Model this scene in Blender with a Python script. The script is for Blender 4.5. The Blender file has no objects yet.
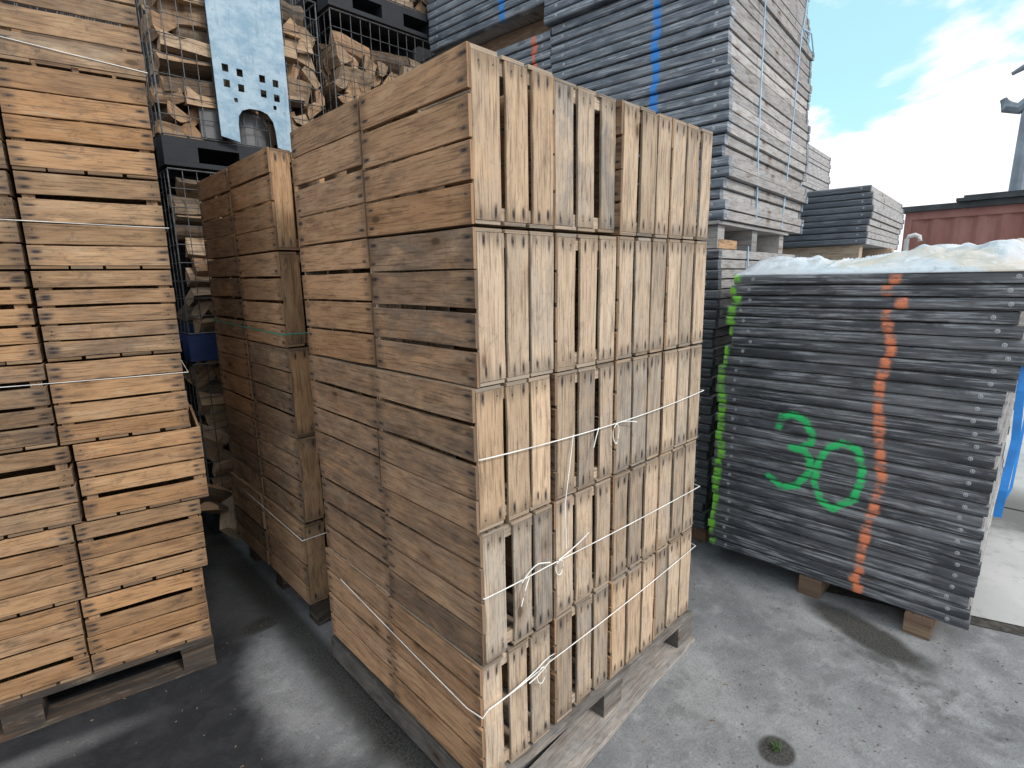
import bpy, bmesh, math, random
from mathutils import Vector, Matrix, Euler
S = bpy.context.scene
COL = S.collection
R = random.Random(7)
rad = math.radians

# ------------------------------------------------------------------ helpers
def link(o, parent=None):
    COL.objects.link(o)
    if parent is not None: o.parent = parent
    return o
def tag(o, label=None, cat=None, group=None, kind=None):
    if label:
        o['label'] = label
        if len(label.replace('-', ' ').split()) > 16: print('LONG', label)
    if cat: o['category'] = cat
    if group: o['group'] = group
    if kind: o['kind'] = kind
    return o
def thing(name, label, cat, loc=(0, 0, 0), rz=0.0, group=None):
    o = bpy.data.objects.new(name, None); o.empty_display_size = .1
    o.location = loc; o.rotation_euler = (0, 0, rz)
    link(o); return tag(o, label, cat, group)
ORD = ['first', 'second', 'third', 'fourth', 'fifth', 'sixth', 'seventh', 'eighth', 'ninth', 'tenth', 'eleventh', 'twelfth',
       'thirteenth', 'fourteenth', 'fifteenth', 'sixteenth', 'seventeenth', 'eighteenth', 'nineteenth', 'twentieth',
       'twenty-first', 'twenty-second', 'twenty-third', 'twenty-fourth', 'twenty-fifth', 'twenty-sixth', 'twenty-seventh',
       'twenty-eighth', 'twenty-ninth', 'thirtieth', 'thirty-first', 'thirty-second', 'thirty-third']
def V3(*a): return Vector(a)

class MB:
    """mesh builder: planks carry grain uv, nail uv and a tint colour"""
    def __init__(s): s.v = []; s.f = []; s.uv = []; s.e = []; s.t = []; s.c = []; s.m = []
    def quad(s, p, uv=None, e=None, t=None, c=(.5, .5, .5), m=0):
        b = len(s.v); s.v += [tuple(q) for q in p]; n = len(p)
        s.f.append(tuple(range(b, b + n)))
        s.uv += uv or [(0, 0)] * n; s.e += e or [(1, 1)] * n; s.t += t or [(1, 1)] * n
        s.c.append(c); s.m.append(m)
    def plank(s, o, a, b, c, tint=(.5, .5, .5), wob=.0017, m=0, nail=True, rnd=R, round_=0):
        """o corner; a along the grain, b across, c thickness (outward side = +c face)"""
        o = Vector(o); a = Vector(a); b = Vector(b); c = Vector(c)
        L = a.length; W = b.length; T = c.length
        au, bu, cu = a / L, b / W, c / T
        us = rnd.uniform(0, 40); vs = rnd.uniform(0, 40)
        n = 3 if L > .25 else 1
        g = lambda: rnd.uniform(-wob, wob)
        ring = []
        for i in range(n + 1):
            k = i / n; p = o + a * k; d0 = g(); d1 = g(); z = g() * .6
            ch = min(.0012, T * .2)
            r = [p + bu * (d0 + ch) , p + bu * (W + d1 - ch), p + bu * (W + d1) + cu * ch, p + bu * (W + d1) + cu * (T - ch + z),
                 p + bu * (W + d1 - ch) + cu * (T + z), p + bu * (d0 + ch) + cu * (T + z), p + bu * d0 + cu * (T - ch + z), p + bu * d0 + cu * ch]
            ring.append(r)
        tt = [0.0, W, W, W, W, 0, 0, 0]; ss = [0, 0, 0, T, T, T, T, 0]
        # handedness
        flip = a.cross(b).dot(c) < 0
        K = 8
        off = [0, W, W + ch, W + T - ch, W + T, 2 * W + T, 2 * W + T, 2 * W + 2 * T]
        tc = [(0, W), (W, 0), (W, 0), (W, 0), (W, 0), (0, W), (0, W), (0, W)]
        for i in range(n):
            s0 = L * i / n; s1 = L * (i + 1) / n
            for k in range(K):
                k2 = (k + 1) % K
                o2 = off[k2] if k2 else 2 * W + 2 * T + .001
                P = [ring[i][k], ring[i][k2], ring[i + 1][k2], ring[i + 1][k]]
                uv = [(us + s0, vs + off[k]), (us + s0, vs + o2), (us + s1, vs + o2), (us + s1, vs + off[k])]
                big = k in (0, 4)
                if big and nail:
                    e = [(s0, L - s0), (s0, L - s0), (s1, L - s1), (s1, L - s1)]
                    t = [tc[k], tc[k2], tc[k2], tc[k]]
                else: e = t = None
                if not flip: P = P[::-1]; uv = uv[::-1]; e = e and e[::-1]; t = t and t[::-1]
                s.quad(P, uv, e, t, tint, m)
        for i, fl in ((0, False), (n, True)):
            P = list(ring[i]); 
            if fl != flip: P = P[::-1]
            # end grain: darker, uv squeezed
            uv = [(us + (q - o).dot(bu) * .3, vs + (q - o).dot(cu)) for q in P]
            s.quad(P, uv, None, None, (tint[0], tint[1] * .8, min(1, tint[2] + .15)), m)
    def box(s, lo, hi, m=0, c=(.5, .5, .5)):
        x0, y0, z0 = lo; x1, y1, z1 = hi
        q = [((x0,y0,z0),(x0,y1,z0),(x1,y1,z0),(x1,y0,z0)), ((x0,y0,z1),(x1,y0,z1),(x1,y1,z1),(x0,y1,z1)),
             ((x0,y0,z0),(x1,y0,z0),(x1,y0,z1),(x0,y0,z1)), ((x1,y1,z0),(x0,y1,z0),(x0,y1,z1),(x1,y1,z1)),
             ((x0,y1,z0),(x0,y0,z0),(x0,y0,z1),(x0,y1,z1)), ((x1,y0,z0),(x1,y1,z0),(x1,y1,z1),(x1,y0,z1))]
        for p in q: s.quad(p, c=c, m=m)
    def tube(s, pts, r, n=6, m=0, c=(.5, .5, .5), closed=False):
        pts = [Vector(p) for p in pts]; N = len(pts); rings = []
        for i, p in enumerate(pts):
            if closed: d = pts[(i + 1) % N] - pts[i - 1]
            else: d = pts[min(i + 1, N - 1)] - pts[max(i - 1, 0)]
            d.normalize()
            up = Vector((0, 0, 1)) if abs(d.z) < .9 else Vector((1, 0, 0))
            x = d.cross(up).normalized(); y = d.cross(x).normalized()
            rr = r[i] if isinstance(r, (list, tuple)) else r
            rings.append([p + (x * math.cos(2 * math.pi * k / n) + y * math.sin(2 * math.pi * k / n)) * rr for k in range(n)])
        M = N if closed else N - 1
        for i in range(M):
            A = rings[i]; B = rings[(i + 1) % N]
            for k in range(n):
                k2 = (k + 1) % n
                s.quad([A[k], B[k], B[k2], A[k2]], c=c, m=m)
        if not closed:
            s.quad(rings[0], c=c, m=m); s.quad(rings[-1][::-1], c=c, m=m)
    def lathe(s, c0, prof, n=16, axis=(0, 0, 1), m=0, c=(.5, .5, .5)):
        ax = Vector(axis).normalized(); up = Vector((0, 0, 1)) if abs(ax.z) < .9 else Vector((1, 0, 0))
        x = ax.cross(up).normalized(); y = ax.cross(x); c0 = Vector(c0)
        rg = [[c0 + ax * h + (x * math.cos(2 * math.pi * k / n) + y * math.sin(2 * math.pi * k / n)) * r for k in range(n)] for r, h in prof]
        for A, B in zip(rg, rg[1:]):
            for k in range(n):
                k2 = (k + 1) % n; s.quad([A[k], A[k2], B[k2], B[k]], c=c, m=m)
        s.quad(rg[0][::-1], c=c, m=m); s.quad(rg[-1], c=c, m=m)
    def build(s, name, mats, parent=None, M=None, smooth=False, merge=False):
        me = bpy.data.meshes.new(name)
        vs = [(M @ Vector(v))[:] for v in s.v] if M is not None else s.v
        me.from_pydata(vs, [], s.f)
        for nm, data in (('grain', s.uv), ('ends', s.e), ('edges', s.t)):
            l = me.uv_layers.new(name=nm)
            l.data.foreach_set('uv', [x for p in data for x in p])
        ca = me.attributes.new('tint', 'FLOAT_COLOR', 'FACE')
        ca.data.foreach_set('color', [x for c in s.c for x in (c[0], c[1], c[2], 1.0)])
        if not isinstance(mats, (list, tuple)): mats = [mats]
        for mt in mats: me.materials.append(mt)
        me.polygons.foreach_set('material_index', s.m)
        if merge:
            bm = bmesh.new(); bm.from_mesh(me); bmesh.ops.remove_doubles(bm, verts=bm.verts, dist=1e-5); bm.to_mesh(me); bm.free()
        if smooth: me.polygons.foreach_set('use_smooth', [True] * len(me.polygons))
        me.update()
        return link(bpy.data.objects.new(name, me), parent)

# ------------------------------------------------------------------ materials
class NT:
    def __init__(s, nt): s.nt = nt; s.L = nt.links
    def n(s, t, **k):
        o = s.nt.nodes.new(t)
        for a, b in k.items(): setattr(o, a, b)
        return o
    def set(s, sock, v):
        if hasattr(v, 'is_output') or isinstance(v, bpy.types.NodeSocket): s.L.new(v, sock)
        else: sock.default_value = v
    def math(s, op, a, b=0.0, c=None, clamp=False):
        o = s.n('ShaderNodeMath', operation=op); o.use_clamp = clamp
        s.set(o.inputs[0], a); s.set(o.inputs[1], b)
        if c is not None: s.set(o.inputs[2], c)
        return o.outputs[0]
    def vmath(s, op, a, b=(0, 0, 0)):
        o = s.n('ShaderNodeVectorMath', operation=op); s.set(o.inputs[0], a); s.set(o.inputs[1], b)
        return o.outputs['Value'] if op in ('LENGTH', 'DOT_PRODUCT', 'DISTANCE') else o.outputs[0]
    def mix(s, f, a, b, mode='MIX'):
        o = s.n('ShaderNodeMix', data_type='RGBA', blend_type=mode)
        s.set(o.inputs[0], f)
        s.set(o.inputs[6], a if not isinstance(a, tuple) else (*a, 1)[:4]); s.set(o.inputs[7], b if not isinstance(b, tuple) else (*b, 1)[:4])
        return o.outputs[2]
    def noise(s, vec, scale=5, detail=4, rough=.55, dist=0.0, dim='3D'):
        o = s.n('ShaderNodeTexNoise', noise_dimensions=dim)
        if vec is not None: s.L.new(vec, o.inputs['Vector'])
        o.inputs['Scale'].default_value = scale; o.inputs['Detail'].default_value = detail
        o.inputs['Roughness'].default_value = rough; o.inputs['Distortion'].default_value = dist
        return o.outputs[0]
    def ss(s, x, a, b, lo=0.0, hi=1.0):
        o = s.n('ShaderNodeMapRange', interpolation_type='SMOOTHSTEP'); s.set(o.inputs[0], x)
        o.inputs[1].default_value = a; o.inputs[2].default_value = b; o.inputs[3].default_value = lo; o.inputs[4].default_value = hi
        return o.outputs[0]
    def comb(s, x, y, z=0.0):
        o = s.n('ShaderNodeCombineXYZ'); s.set(o.inputs[0], x); s.set(o.inputs[1], y); s.set(o.inputs[2], z); return o.outputs[0]
    def sep(s, v):
        o = s.n('ShaderNodeSeparateXYZ'); s.L.new(v, o.inputs[0]); return o.outputs
    def scale(s, v, k): return s.vmath('MULTIPLY', v, k)
    def bump(s, h, strength=.3, dist=.002):
        o = s.n('ShaderNodeBump'); s.L.new(h, o.inputs['Height']); o.inputs['Strength'].default_value = strength
        o.inputs['Distance'].default_value = dist; return o.outputs[0]
def mat(name):
    m = bpy.data.materials.new(name); m.use_nodes = True
    nt = m.node_tree; b = nt.nodes['Principled BSDF']
    return m, NT(nt), b

def wood(name, pale, honey, grey, nails=1.0, dirt=.5, fig=.30):
    m, N, b = mat(name)
    uvn = N.n('ShaderNodeUVMap', uv_map='grain').outputs[0]
    tint = N.sep(N.n('ShaderNodeAttribute', attribute_name='tint').outputs['Vector'])
    u = N.sep(uvn)
    low = N.noise(N.comb(N.math('MULTIPLY', u[0], 1.6), N.math('MULTIPLY', u[1], 7.0)), 1.3, 3, .5)
    # cathedral grain: rings bent by a low noise
    ring = N.math('ADD', N.math('MULTIPLY', u[1], 75.0), N.math('MULTIPLY', low, 34.0))
    ring = N.math('ADD', N.math('MULTIPLY', N.math('SINE', ring), .5), .5)
    ring = N.math('POWER', ring, 2.2)
    fine = N.noise(N.comb(N.math('MULTIPLY', u[0], 7.0), N.math('MULTIPLY', u[1], 170.0)), 1.0, 5, .65)
    mid = N.noise(N.comb(N.math('MULTIPLY', u[0], 5.0), N.math('MULTIPLY', u[1], 26.0)), 1.0, 5, .65, .9)
    blot = N.noise(N.comb(N.math('MULTIPLY', u[0], 7.0), N.math('MULTIPLY', u[1], 14.0)), 1.0, 6, .65, .8)
    # knots
    vo = N.n('ShaderNodeTexVoronoi', feature='F1'); vo.inputs['Scale'].default_value = 1.0
    N.L.new(N.comb(N.math('MULTIPLY', u[0], 4.2), N.math('MULTIPLY', u[1], 9.0)), vo.inputs['Vector'])
    kr = N.math('MULTIPLY', N.ss(vo.outputs['Distance'], .13, .05), N.ss(N.sep(vo.outputs['Color'])[0], .62, .66))
    halo = N.math('MULTIPLY', N.ss(vo.outputs['Distance'], .32, .1), N.ss(N.sep(vo.outputs['Color'])[0], .62, .66))
    c = N.mix(tint[0], pale, honey)
    c = N.mix(N.math('MULTIPLY', tint[2], N.ss(blot, .28, .62), clamp=True), c, grey)
    # growth rings, fibres
    c = N.mix(N.math('MULTIPLY', ring, fig), c, N.mix(.5, c, (.16, .075, .03)))
    c = N.mix(N.ss(fine, .49, .64, 0, .85), c, N.mix(.66, c, (.06, .036, .022)))
    spk = N.noise(N.comb(N.math('MULTIPLY', u[0], 42.0), N.math('MULTIPLY', u[1], 150.0)), 1.0, 3, .7)
    c = N.mix(N.ss(spk, .58, .72, 0, .5), c, N.mix(.75, c, (.04, .028, .022)))
    wst = N.noise(N.comb(N.math('MULTIPLY', u[0], 11.0), N.math('MULTIPLY', u[1], 20.0), 4.0), 1.0, 6, .7, 1.6)
    c = N.mix(N.ss(wst, .54, .66, 0, dirt * .75), c, N.mix(.6, c, (.06, .05, .045)))
    c = N.mix(N.ss(mid, .5, .72, 0, dirt), c, N.mix(.62, c, (.06, .045, .038)))
    c = N.mix(N.ss(low, .57, .72, 0, .32), c, N.mix(.55, c, (.07, .055, .05)))
    c = N.mix(N.ss(mid, .5, .25, 0, .35), c, N.mix(.5, c, (.75, .62, .44)))
    c = N.mix(N.math('MULTIPLY', halo, .35), c, (.16, .08, .035)); c = N.mix(N.math('MULTIPLY', kr, .75), c, (.055, .03, .018))
    # nails and the dark tear below them
    e = N.sep(N.n('ShaderNodeUVMap', uv_map='ends').outputs[0]); t = N.sep(N.n('ShaderNodeUVMap', uv_map='edges').outputs[0])
    d = N.math('MINIMUM', e[0], e[1]); q = N.math('MINIMUM', t[0], t[1])
    jit = N.noise(N.comb(N.math('MULTIPLY', u[0], 2.0), N.math('MULTIPLY', u[1], 30.0)), 1.0, 2)
    dq = N.math('ABSOLUTE', N.math('SUBTRACT', q, N.math('ADD', .014, N.math('MULTIPLY', jit, .012))))
    jit2 = N.noise(N.comb(N.math('MULTIPLY', u[0], 9.0), N.math('MULTIPLY', u[1], 19.0)), 1.0, 1)
    dd = N.math('SUBTRACT', d, N.math('ADD', .006, N.math('MULTIPLY', jit2, .028)))
    tear = N.math('MULTIPLY', N.ss(dq, .0085, .001), N.ss(N.math('ABSOLUTE', N.math('ADD', dd, N.math('MULTIPLY', N.math('SUBTRACT', mid, .5), .03))), .026, .004))
    nail = N.math('MULTIPLY', N.ss(jit2, .36, .48, .25, 1.0), N.ss(N.math('SQRT', N.math('ADD', N.math('MULTIPLY', dq, dq), N.math('MULTIPLY', dd, dd))), .0032, .0020))
    tear = N.math('MULTIPLY', tear, N.ss(blot, .36, .58, .0, 1.3))
    c = N.mix(N.math('MULTIPLY', tear, .85 * nails), c, (.045, .038, .038))
    c = N.mix(N.math('MULTIPLY', nail, .9 * nails), c, (.03, .025, .025))
    c = N.mix(N.math('MULTIPLY', N.ss(N.math('ADD', d, N.math('MULTIPLY', blot, .06)), .085, .02), .68 * min(1, nails + .2)), c, N.mix(.65, c, (.05, .04, .035)))
    vmul = N.math('MULTIPLY', tint[1], 2.0)
    vc = N.n('ShaderNodeVectorMath', operation='SCALE'); N.L.new(c, vc.inputs[0]); N.L.new(vmul, vc.inputs[3])
    N.L.new(vc.outputs[0], b.inputs['Base Color'])
    b.inputs['Roughness'].default_value = .82; b.inputs['Specular IOR Level'].default_value = .25
    h = N.math('ADD', N.math('MULTIPLY', fine, .6), N.math('ADD', N.math('MULTIPLY', ring, .25), N.math('MULTIPLY', mid, .5)))
    h = N.math('SUBTRACT', h, N.math('MULTIPLY', nail, 1.0))
    N.L.new(N.bump(h, .55, .0022), b.inputs['Normal'])
    return m
W_pale = wood('wood_pale', (.60, .475, .355), (.58, .40, .25), (.36, .325, .285), dirt=.5)
W_brown = wood('wood_brown', (.54, .345, .21), (.50, .275, .14), (.25, .175, .125), dirt=.6, fig=.5)
W_fresh = wood('wood_fresh', (.46, .31, .185), (.43, .235, .11), (.17, .125, .095), dirt=.85, fig=.36)
W_pallet = wood('wood_pallet', (.27, .26, .25), (.24, .205, .17), (.14, .135, .13), nails=.6, dirt=.7)
W_board = wood('wood_board', (.43, .43, .43), (.43, .40, .37), (.31, .325, .35), nails=0, dirt=.6)
W_log = wood('wood_log', (.54, .41, .28), (.42, .24, .125), (.25, .205, .175), nails=0, dirt=.85)
W_shadepallet = wood('wood_shade_pallet', (.060, .052, .047), (.06, .047, .036), (.03, .028, .027), nails=.5, dirt=.8)  # near-black wood: the lack of light under the stacks is in the colour
W_dark = wood('wood_bearer', (.26, .19, .14), (.26, .16, .10), (.10, .085, .075), nails=.2)

def simple(name, col, rough=.6, metal=0.0, var=.2, scale=8, bump=0.0):
    m, N, b = mat(name)
    p = N.n('ShaderNodeTexCoord').outputs['Object']
    nz = N.noise(p, scale, 6, .6)
    c = N.mix(N.ss(nz, .3, .7), tuple(x * (1 - var) for x in col), tuple(min(1, x * (1 + var)) for x in col))
    N.L.new(c, b.inputs['Base Color']); b.inputs['Roughness'].default_value = rough; b.inputs['Metallic'].default_value = metal
    if bump: N.L.new(N.bump(nz, bump, .004), b.inputs['Normal'])
    return m
M_string = simple('twine', (.78, .78, .75), .7)
M_cord = simple('pale_blue_cord', (.38, .55, .72), .6)
M_strap = simple('blue_strap', (.03, .24, .68), .45)
M_green = simple('green_twine', (.03, .30, .22), .6)
M_wire = simple('galvanised_wire', (.10, .103, .11), .55, .5, .45, 20)
M_blackplastic = simple('black_plastic', (.009, .012, .018), .7, 0, .3, 6, .2)
M_blueplastic = simple('blue_plastic', (.02, .045, .16), .5, 0, .3, 6, .2)
M_greytub = simple('grey_plastic', (.13, .13, .135), .55, 0, .25, 7, .2)
M_white = simple('white_paint', (.62, .62, .60), .5, 0, .15, 5)
M_roof = simple('roof_sheet', (.05, .058, .065), .6, .2, .35, 3)
M_pole = simple('pole_paint', (.24, .28, .33), .5, .3, .2, 3)
M_bolt = simple('bolt_head', (.50, .52, .54), .5, .5, .25, 40)
M_weed = simple('weed_leaf', (.045, .085, .022), .7, 0, .4, 60)
M_chip = simple('wood_chip', (.16, .12, .08), .8, 0, .6, 60)

def steel(name, base, streak, paint=None):
    m, N, b = mat(name)
    g = N.n('ShaderNodeNewGeometry').outputs['Position']; P = N.sep(g)
    rnd = N.n('ShaderNodeObjectInfo').outputs['Random']
    v = N.comb(N.math('ADD', N.math('MULTIPLY', P[1], 4.0), N.math('MULTIPLY', rnd, 50.0)), N.math('MULTIPLY', P[2], 120.0), N.math('MULTIPLY', P[0], 4.0))
    a = N.noise(v, 1.0, 6, .7); 
    w = N.noise(N.comb(N.math('MULTIPLY', P[1], 5.5), N.math('MULTIPLY', P[2], 16.0), N.math('MULTIPLY', rnd, 30.0)), 1.0, 5, .6, .5)
    c = N.mix(N.math('MULTIPLY', N.ss(a, .44, .66), N.ss(w, .36, .58)), base, streak)
    w2 = N.noise(N.comb(N.math('MULTIPLY', P[1], 2.2), N.math('MULTIPLY', P[2], 9.0), N.math('MULTIPLY', rnd, 60.0)), 1.0, 3, .5)
    c = N.mix(N.ss(w2, .45, .68, 0, .4), c, tuple(x * .8 for x in streak))
    c = N.mix(N.ss(w, .58, .75, 0, .7), c, tuple(x * .35 for x in base))
    rust = N.noise(N.vmath('ADD', N.scale(g, (9, 9, 30)), N.comb(rnd, 0.0, 0.0)), 1.0, 4, .6)
    c = N.mix(N.ss(rust, .64, .78, 0, .5), c, (.14, .075, .045))
    rough = .48
    if paint: c = paint(N, P, c, rnd)
    N.L.new(c, b.inputs['Base Color']); b.inputs['Metallic'].default_value = .15
    b.inputs['Roughness'].default_value = rough
    N.L.new(N.bump(N.math('ADD', a, w), .25, .0015), b.inputs['Normal'])
    return m
def curve_node(N, x, pts):
    f = N.n('ShaderNodeFloatCurve'); f.inputs[0].default_value = 1.0; N.set(f.inputs[1], x)
    cu = f.mapping.curves[0]
    cu.points[0].location = pts[0]; cu.points[1].location = pts[-1]
    for p in pts[1:-1]: cu.points.new(*p)
    for p in cu.points: p.handle_type = 'VECTOR'
    f.mapping.update()
    return f.outputs[0]
GL = [(0.188,1.61),(0.219,1.535),(0.191,1.494),(0.214,1.458),(0.226,1.39),(0.215,1.301),(0.243,1.22),(0.252,1.111),(0.243,0.946),(0.24,0.807),(0.246,0.72),(0.21,0.687),(0.239,0.606),(0.244,0.487),(0.248,0.367),(0.259,0.242),(0.258,0.119)]
OL = [(-0.484,1.599),(-0.444,1.536),(-0.512,1.495),(-0.451,1.43),(-0.446,1.399),(-0.503,1.303),(-0.47,1.234),(-0.464,1.145),(-0.464,1.031),(-0.472,0.94),(-0.484,0.826),(-0.518,0.702),(-0.506,0.632),(-0.492,0.54),(-0.478,0.436),(-0.472,0.332),(-0.462,0.215)]
S3 = [[(-0.056,0.86),(-0.064,0.907),(-0.118,0.93),(-0.174,0.906),(-0.212,0.842),(-0.205,0.798),(-0.155,0.758),(-0.129,0.762),(-0.193,0.755),(-0.224,0.707),(-0.211,0.643),(-0.162,0.568),(-0.092,0.543),(-0.03,0.587)],
      [(-0.341,0.829),(-0.404,0.807),(-0.443,0.711),(-0.413,0.571),(-0.328,0.493),(-0.269,0.528),(-0.24,0.616),(-0.263,0.733),(-0.287,0.794),(-0.341,0.829)]]
def seg_group():
    g = bpy.data.node_groups.new('segment_distance', 'ShaderNodeTree')
    g.interface.new_socket('P', in_out='INPUT', socket_type='NodeSocketVector')
    g.interface.new_socket('A', in_out='INPUT', socket_type='NodeSocketVector')
    g.interface.new_socket('B', in_out='INPUT', socket_type='NodeSocketVector')
    g.interface.new_socket('D', in_out='OUTPUT', socket_type='NodeSocketFloat')
    N = NT(g); i = N.n('NodeGroupInput'); o = N.n('NodeGroupOutput')
    pa = N.vmath('SUBTRACT', i.outputs[0], i.outputs[1]); ba = N.vmath('SUBTRACT', i.outputs[2], i.outputs[1])
    h = N.math('DIVIDE', N.vmath('DOT_PRODUCT', pa, ba), N.vmath('DOT_PRODUCT', ba, ba), clamp=True)
    sc = N.n('ShaderNodeVectorMath', operation='SCALE'); N.L.new(ba, sc.inputs[0]); N.L.new(h, sc.inputs[3])
    N.L.new(N.vmath('DISTANCE', pa, sc.outputs[0]), o.inputs[0])
    return g
SEG = seg_group()
def polydist(N, p, pts):
    d = None
    for a, b in zip(pts, pts[1:]):
        n = N.n('ShaderNodeGroup'); n.node_tree = SEG; N.L.new(p, n.inputs[0])
        n.inputs[1].default_value = (a[0], a[1], 0); n.inputs[2].default_value = (b[0], b[1], 0)
        d = n.outputs[0] if d is None else N.math('MINIMUM', d, n.outputs[0])
    return d
def paint_thirty(N, P, c, rnd):
    fz = N.noise(N.comb(N.math('MULTIPLY', P[1], 60.0), N.math('MULTIPLY', P[2], 60.0)), 1.0, 5, .7)
    fuzz = N.math('MULTIPLY', N.math('SUBTRACT', fz, .5), .034)
    front = N.ss(P[0], 1.99, 1.985)
    yy = N.math('ADD', P[1], N.math('MULTIPLY', N.math('SUBTRACT', rnd, .5), .016))
    wv = N.noise(N.comb(N.math('MULTIPLY', P[2], 9.0), 3.0), 1.0, 2)
    fade = N.noise(N.comb(N.math('MULTIPLY', P[1], 9.0), N.math('MULTIPLY', P[2], 22.0)), 1.0, 5, .7)
    zq = N.math('ADD', N.math('MULTIPLY', N.math('FLOOR', N.math('DIVIDE', N.math('SUBTRACT', P[2], .0985), .0522)), .0522), .1246)
    for pts, w, col in ((GL, .018, (.28, .80, .07)), (OL, .017, (.95, .30, .14))):
        ps = sorted([(z / 2, y + .8) for y, z in pts]); ps = [(0.0, ps[0][1])] + ps + [(1.0, ps[-1][1])]
        cy = N.math('SUBTRACT', curve_node(N, N.math('MULTIPLY', zq, .5), ps), .8)
        d = N.math('ADD', N.math('ABSOLUTE', N.math('SUBTRACT', yy, cy)), fuzz)
        ww = N.math('MULTIPLY', N.math('ADD', .35, N.math('MULTIPLY', wv, 1.3)), w)
        k = N.ss(N.math('SUBTRACT', d, ww), .011, -.008)
        c = N.mix(N.math('MULTIPLY', N.math('MULTIPLY', k, front), N.ss(fade, .36, .56, .05, .95)), c, col)
    p = N.comb(yy, P[2], 0.0)
    d = N.math('MINIMUM', polydist(N, p, S3[0]), polydist(N, p, S3[1]))
    k = N.ss(N.math('ADD', d, fuzz), .023, .008)
    c = N.mix(N.math('MULTIPLY', N.math('MULTIPLY', k, front), N.ss(fade, .34, .50, .25, .95)), c, (.03, .70, .20))
    return c
def paint_tall(N, P, c, rnd):
    fz = N.noise(N.comb(N.math('MULTIPLY', P[1], 50.0), N.math('MULTIPLY', P[2], 50.0)), 1.0, 5, .7)
    fuzz = N.math('MULTIPLY', N.math('SUBTRACT', fz, .5), .03)
    wv = N.math('MULTIPLY', N.math('SUBTRACT', N.noise(N.comb(N.math('MULTIPLY', P[2], 6.0), 1.0), 1.0, 2), .5), .07)
    for y0, z0, z1, w, col in ((.78, 2.30, 4.0, .036, (.02, .27, .80)), (1.665, 2.4, 3.27, .03, (.80, .20, .10)), (1.93, 3.3, 4.0, .035, (.02, .27, .80))):
        d = N.math('ADD', N.math('ADD', N.math('ABSOLUTE', N.math('SUBTRACT', N.math('ADD', P[1], wv), y0)), fuzz), N.math('MULTIPLY', rnd, .012))
        k = N.math('MULTIPLY', N.ss(d, w, w - .012), N.math('MULTIPLY', N.ss(P[2], z0, z0 + .02), N.ss(P[2], z1, z1 - .02)))
        k = N.math('MULTIPLY', N.math('MULTIPLY', k, N.ss(P[0], 2.09, 2.085)), N.ss(N.noise(N.comb(N.math('MULTIPLY', P[1], 12.0), N.math('MULTIPLY', P[2], 26.0)), 1.0, 5, .7), .36, .54, .35, 1.0))
        c = N.mix(N.math('MULTIPLY', k, .92), c, col)
    return c
ST_right = steel('steel_right', (.056, .062, .073), (.42, .44, .47), paint_thirty)
ST_tall = steel('steel_tall', (.10, .124, .158), (.46, .50, .55), paint_tall)  # lighter bluish copy: sky light on the faces and grey wear in the colour
ST_plain = steel('steel_plain', (.075, .09, .105), (.26, .28, .31))

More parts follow.
